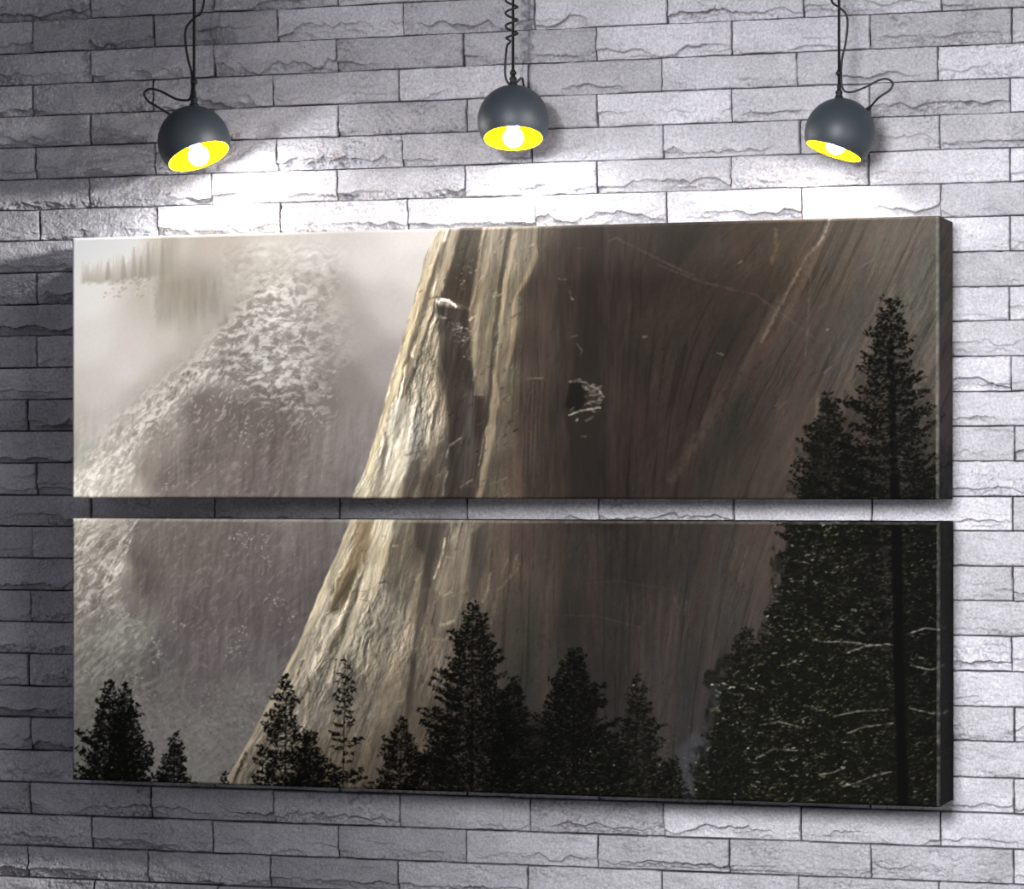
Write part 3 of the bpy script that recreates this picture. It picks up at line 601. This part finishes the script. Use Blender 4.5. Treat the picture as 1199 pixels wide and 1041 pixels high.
def build_wall():
    rng = np.random.RandomState(3)
    H = (ROWZ[0] - ROWZ[-1])/(len(ROWZ) - 1)
    zr = list(ROWZ)
    while zr[0] < 2.9: zr.insert(0, zr[0] + H)
    top_extra = len(zr) - len(ROWZ)
    while zr[-1] > -.1: zr.append(zr[-1] - H)
    zr = np.array(zr)                                   # descending
    # columns: joint positions of each course
    courses = []
    BW = unproject(699, 564).x - unproject(545, 564).x
    for k in range(len(zr) - 1):                        # course k between zr[k] (top) and zr[k+1]
        i = k - top_extra + 1                           # photograph's course number (course i has lower edge ROWZ[i])
        if i in JOINTS:
            ym = (ROW_L[max(i - 1, 0)] + ROW_L[min(i, 27)])/2
            xs = [unproject(p, ym).x for p in JOINTS[i]]
        else:
            xs = [unproject(JOINTS[8 + (i % 2)][4], 564).x + rng.uniform(-.006, .006)]
        while xs[0] > -2.2: xs.insert(0, xs[0] - BW + rng.uniform(-.008, .008))
        while xs[-1] < 3.2: xs.append(xs[-1] + BW + rng.uniform(-.008, .008))
        courses.append(np.array(xs))
    # sampling: fine where the photograph looks, coarser beyond
    xl = unproject(-40, 564).x; xh = unproject(1240, 564).x; zl = unproject(0, 1075).z; zh = unproject(0, -35).z
    def axis(a, lo, hi, b, fine, coarse): return np.concatenate([np.arange(a, lo, coarse), np.arange(lo, hi, fine), np.arange(hi, b + coarse, coarse)])
    xs = axis(-1.9, xl, xh, 2.6, .00125, .006); zs = axis(0, zl, zh, 2.75, .00125, .006)
    Xg, Zg = np.meshgrid(xs.astype(np.float32), zs.astype(np.float32))
    wob = .0005*vnoise(Xg/.03, Zg/.03, 200) + .0003*vnoise(Xg/.008, Zg/.008, 201)
    wob2 = .0005*vnoise(Xg/.03, Zg/.03, 205) + .0003*vnoise(Xg/.008, Zg/.008, 206)
    kz = np.clip(np.searchsorted(-zr, -(Zg + wob), side='right') - 1, 0, len(zr) - 2)
    ztop = zr[kz]; zbot = zr[kz + 1]
    du = np.zeros_like(Xg); ex = np.zeros_like(Xg); wb = np.zeros_like(Xg); bid = np.zeros(Xg.shape, np.int64)
    Xw = Xg + wob2
    for k in range(len(zr) - 1):
        m = kz == k
        if not m.any(): continue
        c = courses[k]; x = Xw[m]
        j = np.clip(np.searchsorted(c, x) - 1, 0, len(c) - 2)
        ex[m] = np.minimum(x - c[j], c[j + 1] - x); du[m] = x - c[j]; wb[m] = c[j + 1] - c[j]; bid[m] = k*64 + j
    ez = np.minimum(ztop - (Zg + wob), (Zg + wob) - zbot)
    v = (Zg + wob - zbot)/(ztop - zbot)                  # 0 at the brick's bottom .. 1 at its top
    u = du/np.maximum(wb, 1e-4)
    def per(seed, lo, hi): return np.random.RandomState(seed).uniform(lo, hi, 8192).astype(np.float32)[bid % 8192]
    # how the stone's face broke: jagged ridge lines along the lower half, the stone falling away below them
    off = per(1, 0, 97.)
    rx = Xg/.055 + off
    jag = .030*fbm(Xg/.006 + off, off, 207, 3, .6)
    def peaks(x, y, seed): return 1 - 2*np.abs(fbm(x, y, seed, 4, .5))*1.5
    rid = per(2, .14, .30) + per(3, .07, .26)*peaks(rx*.8, off, 211) + jag
    amp = np.clip(.45 + 1.5*fbm(rx*.6 + 5, off + 3, 221, 3), 0, 1.2)*per(4, .45, 1.15)
    below = rid - v
    def fall(b, a, tau): return np.where(b > 0, -a*(.42*sstep(0, .035, b) + .58*(1 - np.exp(-np.maximum(b, 0)/tau))), a*.16*np.exp(np.minimum(b, 0)/.07))
    h = fall(below, amp*.0140, .15)
    rid2 = per(5, .06, .2) + per(14, .05, .16)*peaks(rx*1.3 + 31, off + 9, 231) + jag
    amp2 = np.clip(.2 + 1.7*fbm(rx*.9 + 15, off + 13, 241, 3), 0, 1.1)*per(6, .2, 1)
    b2 = rid2 - v
    h += fall(b2, amp2*.0082, .10)
    rid3 = per(7, .45, .95) + .26*fbm(rx*.8 + 51, off + 19, 251, 4, .6) + jag
    amp3 = np.clip(-.2 + 1.7*fbm(rx*.7 + 25, off + 23, 261, 3), 0, 1)*per(8, 0, .8)
    b3 = rid3 - v
    h += fall(b3, amp3*.0062, .18)*np.exp(-np.maximum(b3, 0)/.35)
    # chipped roughness of the face
    rough = per(9, .2, 1.1)*np.clip(.6 + 1.1*fbm(Xg/.05 + off, Zg/.03, 271, 3) + .5*sstep(0, .1, below), .1, 1.6)
    h += .0034*fbm(Xg/.035 + off, Zg/.014, 281, 4) + rough*(.0026*fbm(Xg/.007 + off, Zg/.004, 291, 3, .6) + .0012*vnoise(Xg/.0026, Zg/.0021, 295))
    h += per(10, -.0016, .0022) + per(11, -.0022, .0022)*(u - .5) + per(12, -.001, .003)*(v - .5)
    # arris and joint
    e = np.minimum(ex, ez)
    jw = .00042 + .0007*np.clip(vnoise(Xg/.05, Zg/.02, 301), 0, 1)
    h -= .0009*np.exp(-np.maximum(e - jw, 0)/.0016)
    joint = sstep(jw + .0010, jw*.4, e)
    h = h*(1 - joint) - .0070*joint
    P = np.stack([Xg, -h, Zg], -1)
    me = grid_mesh('wall_back', P)
    base = np.array([204, 202, 207], np.float32)*1.0
    tone = (1 + per(13, -.10, .06) + .07*fbm(Xg/.06, Zg/.04, 311, 3) + .06*rough*fbm(Xg/.006, Zg/.004, 321, 3))
    crack = np.clip(sstep(.03, .004, below)*sstep(-.012, 0, below)*amp*.38 + sstep(.025, 0, b2)*sstep(-.01, 0, b2)*amp2*.32 + sstep(.025, 0, b3)*sstep(-.01, 0, b3)*amp3*.25, 0, .5)   # darker along the fracture lines
    speck = sstep(.42, .62, vnoise(Xg/.0034 + off, Zg/.003, 331))*sstep(.55, 1.1, rough)*.16
    col = base*(tone*(1 - crack)*(1 - speck))[..., None]
    col = col*(1 - joint[..., None]) + joint[..., None]*np.array([34, 32, 36], np.float32)
    set_color(me, col.reshape(-1, 3))
    o = mesh_obj('wall_back', me, STONE); tag(o, 'whitewashed split-face stone brick wall', None, None, 'structure')
    return o
build_wall()
def slab(name, x0, x1, y0, y1, z0, z1, mat, label):
    bm = bmesh.new(); bmesh.ops.create_cube(bm, size=1)
    bmesh.ops.scale(bm, vec=(x1 - x0, y1 - y0, z1 - z0), verts=bm.verts); bmesh.ops.translate(bm, vec=((x0 + x1)/2, (y0 + y1)/2, (z0 + z1)/2), verts=bm.verts)
    me = bpy.data.meshes.new(name); bm.to_mesh(me); bm.free()
    return tag(mesh_obj(name, me, mat), label, None, None, 'structure')
slab('floor', -1.9, 2.6, -5.2, .05, -.1, 0, SCREED, 'grey floor of the room')
slab('ceiling', -1.9, 2.6, -5.2, .05, 2.72, 2.82, PLASTER, 'plain pale ceiling above the stone wall')

# ================================================================ the two canvases
PIC = paint_picture()
def sample_picture(X, Y):
    h, w, _ = PIC.shape
    fx = np.clip((X - PX0)*PS - .5, 0, w - 1.001); fy = np.clip((Y - PY0)*PS - .5, 0, h - 1.001)
    i = fx.astype(int); j = fy.astype(int); a = (fx - i)[..., None]; b = (fy - j)[..., None]
    return (PIC[j, i]*(1 - a) + PIC[j, i + 1]*a)*(1 - b) + (PIC[j + 1, i]*(1 - a) + PIC[j + 1, i + 1]*a)*b
DEPTH = .118
def canvas(corners, label, top_highlight):
    """a stretched canvas: printed face, its wrapped edges, the bar frame behind"""
    TL, TR, BR, BL = corners
    w = [unproject(*c, -DEPTH) for c in corners]
    x0 = (w[0].x + w[3].x)/2; x1 = (w[1].x + w[2].x)/2; z1 = (w[0].z + w[1].z)/2; z0 = (w[2].z + w[3].z)/2
    root = empty('canvas_print', ((x0 + x1)/2, -.002, (z0 + z1)/2)); ox, oy, oz = root.location
    r = .0042
    nx, nz = 1240, 400
    # profile across: wrap, rounded arris, face, arris, wrap
    th = np.linspace(0, math.pi/2, 6)
    ax = np.concatenate([r - r*np.cos(th), np.linspace(r, (x1 - x0) - r, nx)[1:-1], (x1 - x0) - r + r*np.sin(th)])
    ay = np.concatenate([r*np.sin(th) - r, np.zeros(nx - 2), r*np.cos(th) - r])
    az = np.concatenate([r - r*np.cos(th), np.linspace(r, (z1 - z0) - r, nz)[1:-1], (z1 - z0) - r + r*np.sin(th)])
    by = np.concatenate([r*np.sin(th) - r, np.zeros(nz - 2), r*np.cos(th) - r])
    def tocol(U, V):                                     # position on the print -> its colours
        U = np.clip(U, 0, 1.3); Vc = np.clip(V, 0, 1)
        X = (TL[0]*(1 - U) + TR[0]*U)*(1 - Vc) + (BL[0]*(1 - U) + BR[0]*U)*Vc
        Y = (TL[1]*(1 - U) + TR[1]*U)*(1 - Vc) + (BL[1]*(1 - U) + BR[1]*U)*Vc
        return X, Y
    GX, GZ = np.meshgrid(x0 + ax, z0 + az)
    face_y = -DEPTH + np.hypot(np.minimum(ay, 0)[None, :], np.minimum(by, 0)[:, None])*1.0
    P = np.stack([GX - ox, face_y - oy, GZ - oz], -1)
    me = grid_mesh('printed_face', P)
    X, Y = tocol((GX - x0)/(x1 - x0), (z1 - GZ)/(z1 - z0))
    c = tone_print(sample_picture(X, Y))
    edge_highlight = np.zeros(GX.shape, np.float32)                # pale edge highlight painted into the colour along the folds
    for dist, k in ((GX - x0, .35), (x1 - GX, .42), (z1 - GZ, top_highlight), (GZ - z0, .0)):
        edge_highlight = np.maximum(edge_highlight, k*sstep(.0052, .0035, dist)*(.8 + .4*vnoise(GX/.006, GZ/.006, 77)))
    c = c + np.clip(edge_highlight, 0, 1)[..., None]*(np.array([150, 149, 143], np.float32) - c)*(c < 150)
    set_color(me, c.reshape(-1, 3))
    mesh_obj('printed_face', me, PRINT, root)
    # wrapped edges: a strip running round the four sides, from the arris back to the wall
    per = []
    for k in range(300): per.append((x0 + r*0 + (x1 - x0)*k/300, z1, 0, 1))
    for k in range(160): per.append((x1, z1 + (z0 - z1)*k/160, 1, 0))
    for k in range(300): per.append((x1 + (x0 - x1)*k/300, z0, 0, -1))
    for k in range(160): per.append((x0, z0 + (z1 - z0)*k/160, -1, 0))
    per = np.array(per); D = np.linspace(0, 1, 26)
    Pm = np.zeros((len(D), len(per), 3)); Pm[..., 0] = per[None, :, 0] - ox; Pm[..., 2] = per[None, :, 1] - oz
    Pm[..., 1] = (-DEPTH + r + D*(DEPTH - r - .006))[:, None] - oy
    ins = 1 - .0012*np.sin(D*math.pi)[:, None]           # cloth pulled slightly in between the edges
    Pm[..., 0] *= ins; Pm[..., 2] *= ins
    me = grid_mesh('wrapped_edge', Pm, True)
    U = (per[None, :, 0] - x0)/(x1 - x0) + D[:, None]*per[None, :, 2]*.018*(per[None, :, 2] > 0)
    V = (z1 - per[None, :, 1])/(z1 - z0) + 0*D[:, None]
    X, Y = tocol(U, V)
    c = tone_print(sample_picture(X, Y)); set_color(me, (c*.92).reshape(-1, 3))
    bm = bmesh.new(); bm.from_mesh(me); bmesh.ops.recalc_face_normals(bm, faces=bm.faces)
    bm.to_mesh(me); bm.free(); smooth(me)
    mesh_obj('wrapped_edge', me, PRINT, root)
    # stretcher bars
    bm = bmesh.new(); t = .035
    for (a, b, c_, d_) in [(x0 + .004, x1 - .004, z1 - t, z1 - .004), (x0 + .004, x1 - .004, z0 + .004, z0 + t), (x0 + .004, x0 + t, z0 + t, z1 - t), (x1 - t, x1 - .004, z0 + t, z1 - t)]:
        g = bmesh.ops.create_cube(bm, size=1)['verts']
        bmesh.ops.scale(bm, vec=(b - a, DEPTH - .018, d_ - c_), verts=g); bmesh.ops.translate(bm, vec=((a + b)/2 - ox, -DEPTH/2 - .001 - oy, (c_ + d_)/2 - oz), verts=g)
    me = bpy.data.meshes.new('stretcher_frame'); bm.to_mesh(me); bm.free()
    mesh_obj('stretcher_frame', me, WOOD, root)
    return tag(root, label, 'wall art', None)
def srgb2lin(c): c = c/255.; return np.where(c <= .04045, c/12.92, ((c + .055)/1.055)**2.4)
def lin2srgb(l): return 255*np.where(l <= .0031308, l*12.92, 1.055*np.maximum(l, 1e-9)**(1/2.4) - .055)
def tone_print(c):
    l = srgb2lin(np.maximum(c, 1.)); y = l @ np.array([.2126, .7152, .0722], np.float32)
    return lin2srgb(np.clip(1.2*l*(y**(1.2 - 1))[..., None], 0, .93))
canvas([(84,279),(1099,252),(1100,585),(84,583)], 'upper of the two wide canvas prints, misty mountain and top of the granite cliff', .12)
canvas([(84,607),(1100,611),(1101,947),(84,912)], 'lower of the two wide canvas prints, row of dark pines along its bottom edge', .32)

# ================================================================ the three pendant lamps
def tube(pts, rad, seg=10, res=1):
    """a swept round tube through points (Catmull-Rom)"""
    pts = [Vector(p) for p in pts]
    if res > 1:
        q = [pts[0]*2 - pts[1]] + pts + [pts[-1]*2 - pts[-2]]; out = []
        for i in range(1, len(q) - 2):
            for k in range(res):
                t = k/res; a, b, c, d = q[i - 1:i + 3]
                out.append(.5*((2*b) + (c - a)*t + (2*a - 5*b + 4*c - d)*t*t + (3*b - a - 3*c + d)*t**3))
        pts = out + [pts[-1]]
    P = np.zeros((len(pts), seg, 3)); n = None
    for i, p in enumerate(pts):
        t = (pts[min(i + 1, len(pts) - 1)] - pts[max(i - 1, 0)]).normalized()
        n = (n - t*n.dot(t)).normalized() if n is not None else t.orthogonal().normalized()
        b = t.cross(n)
        for k in range(seg):
            a = 2*math.pi*k/seg; P[i, k] = p + (n*math.cos(a) + b*math.sin(a))*rad
    me = grid_mesh('tube', P, True)
    bm = bmesh.new(); bm.from_mesh(me)
    bmesh.ops.holes_fill(bm, edges=[e for e in bm.edges if e.is_boundary], sides=0)
    bmesh.ops.recalc_face_normals(bm, faces=bm.faces); bm.to_mesh(me); bm.free(); smooth(me)
    return me
def lathe(prof, axis_pt, axis, seg=48, closed=False):
    """turn (radius, height) pairs about an axis"""
    axis = Vector(axis).normalized(); u = axis.orthogonal().normalized(); v = axis.cross(u); a0 = Vector(axis_pt)
    P = np.zeros((len(prof), seg, 3))
    for i, (r, h) in enumerate(prof):
        for k in range(seg):
            a = 2*math.pi*k/seg; P[i, k] = a0 + axis*h + (u*math.cos(a) + v*math.sin(a))*r
    me = grid_mesh('lathe', P, True)
    bm = bmesh.new(); bm.from_mesh(me); bmesh.ops.remove_doubles(bm, verts=bm.verts, dist=1e-6)
    bmesh.ops.recalc_face_normals(bm, faces=bm.faces); bm.to_mesh(me); bm.free(); smooth(me)
    return me
LAMP_Y = -.095
def cam_dir(rx, up, back):
    c, s = math.cos(YAW), math.sin(YAW)
    return (Vector((c, s, 0))*rx + Vector((0, 0, 1))*up + Vector((s, -c, 0))*back).normalized()
def lamp(label, centre, rad_px, mouth_px, axis, cable_x, cord_px, gland_px, clip_y, top_y, coil=None, drop=.95):
    S = unproject(*centre, LAMP_Y)
    px = (unproject(centre[0] + 1, centre[1], LAMP_Y) - S).length*math.cos(YAW)**.5
    R = rad_px*px; rm = mouth_px*px
    ax = cam_dir(*axis)
    cx = unproject(cable_x, top_y, LAMP_Y).x
    topz = 2.72
    root = empty('pendant_lamp', (cx, LAMP_Y, topz)); root_loc = Vector(root.location)
    def add(name, me, mat, parent=root):
        off = root_loc
        me.transform(Matrix.Translation(-off)); me.name = name
        return mesh_obj(name, me, mat, parent)
    # globe shade with its open mouth
    hm = math.sqrt(R*R - rm*rm); amax = math.pi - math.asin(rm/R) if True else 0
    t = .0016
    prof = [(R*math.sin(a), -R*math.cos(a)) for a in np.linspace(0, amax, 64)]
    prof += [(rm - t*.3, hm + t*.35), (rm - t, hm)]
    prof = [(max(r, 0), h) for r, h in prof]
    shade = add('lamp_shade', lathe(prof, S, ax, 72), GUN)
    Ri = R - t; ai = math.pi - math.asin((rm - t)/Ri)
    lin = add('shade_lining', lathe([(Ri*math.sin(a), -Ri*math.cos(a)) for a in np.linspace(.0, ai, 48)] , S, ax, 72), LINING, shade); lin['label'] = 'glossy yellow inside of the shade'
    lining_prof = None
    # bulb and its holder
    rb = R*.28; hb = hm*drop
    sock = add('bulb_socket', lathe([(0, -R*.93), (R*.26, -R*.93), (R*.26, hb - rb*2), (R*.20, hb - rb*1.15), (0, hb - rb*1.15)], S, ax, 24), BLACK)
    prof = [(0, hb - rb*1.25), (R*.16, hb - rb*1.25), (R*.175, hb - rb*.85)]
    a0 = math.asin(min(.99, R*.175/rb))
    prof += [(rb*math.sin(a), hb - rb*math.cos(a)) for a in np.linspace(a0, math.pi, 22)]
    bl = add('bulb', lathe(prof, S, ax, 32), bulb_m); bl['label'] = 'glowing white bulb'
    # suspension cable, gland and clip
    tp = S + Vector((0, 0, R)); px_top = Vector((cx, LAMP_Y, tp.z))
    base = S + (px_top - S).normalized()*R
    up = Vector((0, 0, 1))
    add('suspension_cable', tube([base + up*.004, (cx, LAMP_Y, topz - .015)], 1.75*px/1.0, 8), STEEL)
    hgt = 15*px
    add('cord_grip', lathe([(0, -3*px), (5.2*px, -3*px), (5.4*px, 1*px), (4.2*px, 2*px), (3.6*px, 5*px), (4.4*px, 5.5*px), (4.2*px, 8*px), (2.6*px, 9.5*px), (2.3*px, hgt), (1.6*px, hgt + 2*px), (0, hgt + 2*px)], base, up, 20), BLACK)
    cz = unproject(cable_x, clip_y, LAMP_Y).z
    add('cable_clip', lathe([(0, -3.5*px), (2.6*px, -3.5*px), (2.6*px, -1.8*px), (3.9*px, -1.6*px), (3.9*px, 1.6*px), (2.6*px, 1.8*px), (2.4*px, 3.5*px), (0, 3.5*px)], (cx, LAMP_Y, cz), up, 16), BLACK)
    add('ceiling_rose', lathe([(0, 0), (.045, 0), (.045, -.018), (.038, -.026), (.008, -.03), (0, -.03)], (cx, LAMP_Y, topz), up, 32), GUN)
    # the loose electric cord, from the cable round to its gland on the globe
    pts = []
    n = len(cord_px)
    for i, c in enumerate(cord_px):
        yo = c[2] if len(c) > 2 else 0
        p = unproject(c[0], c[1], LAMP_Y); p.y += yo*px
        pts.append(p)
    g = unproject(*gland_px[:2], LAMP_Y); off = g - S; off.y = 0
    dep = gland_px[2]*R
    hr = math.sqrt(max(R*R - dep*dep, 0)); off = off.normalized()*min(hr, off.length) if off.length > hr else off
    dep = math.copysign(math.sqrt(max(R*R - off.length**2, 0)), dep)
    gp = S + off + Vector((0, dep, 0)); gn = (gp - S).normalized()
    add('cable_gland', lathe([(0, -2*px), (3.3*px, -2*px), (3.3*px, 3*px), (2.6*px, 4*px), (2.3*px, 9*px), (0, 9*px)], gp, gn, 16), BLACK)
    pts[-1] = gp + gn*8*px
    pts.insert(0, Vector((pts[0].x, pts[0].y, pts[0].z)) if coil else pts[0])
    pts = pts[1:] if not coil else pts[1:]
    if coil:
        y0, y1, cxp, ampx, pitch = coil
        hp = []; k = 0
        y = -250.0
        while y < y1:
            a = 2*math.pi*(y - y0)/pitch
            p = unproject(cxp - ampx*math.cos(a), y, LAMP_Y); p.y += ampx*math.sin(a)*px
            hp.append(p); y += pitch/16
        pts = hp + pts
        z = hp[0].z
        pts = [Vector((cx, LAMP_Y + 3*px, topz - .02)), Vector((cx + 2*px, LAMP_Y + 3*px, z + .05))] + pts
        me = tube(pts, 1.35*px, 8, 2)
    else:
        pts = [Vector((cx + 3*px, LAMP_Y, topz - .02)), Vector((cx + 4*px, LAMP_Y, topz - .25))] + pts
        me = tube(pts, 1.35*px, 8, 6)
    add('electric_cord', me, BLACK)
    return tag(root, label, 'lamp', 'dark globe pendant lamps along the wall')
c_ = 1
lamp('dark globe pendant lamp on the left, tilted to the right, cord loop hanging left', (227,166), 40, 35.5, (.34*.96, -.94*.96, .265), 227.2,
     [(233,-60,2),(238,-10,3),(235,14,2),(228,19,3),(218.4,31,1),(216.9,46,0),(220,68.5,0),(224,86,1),(224.4,104,1),(222,114,2),(217,117,4),(203,115,6),(185,106,8),(172,103,9),(164.5,108,10),(168.7,117,11),(180,124,11),(193,130,12)], (197,136,.5), 96, 120)
lamp('dark globe pendant lamp in the middle, with a cord coiled round its cable', (601,141.5), 41, 34.5, (0, -.947, .32), 600.7,
     [(599.5,49,-5),(595,53,-3),(592.6,61.5,0),(591,80.7,1),(592,93,2),(597,99,4),(603,96,6),(608,90,8),(609.5,95,10),(606,100,13)], (605,103,.75), 85.5, 95, (1, 46, 599, 6.8, 15.4))
lamp('dark globe pendant lamp on the right, tilted to the left, cord loop hanging right', (983.4,156), 41.5, 34.5, (-.33, -.94, .085), 982.4,
     [(978,-70,2),(972,-20,2),(973,-2,1),(976,4.4,0),(983,9,-3),(990.6,16.6,0),(992.4,28.7,0),(990,51,0),(986,68.5,0),(985.2,88,-1),(986,101,-1),(990,107.2,0),(999.4,107,2),(1015,100.6,3),(1028,93.5,4),(1038,92,4),(1044.5,97,4),(1041,105,4),(1028,114,4),(1014,122,5)], (1009,129,.3), 85.7, 112, drop=.62)
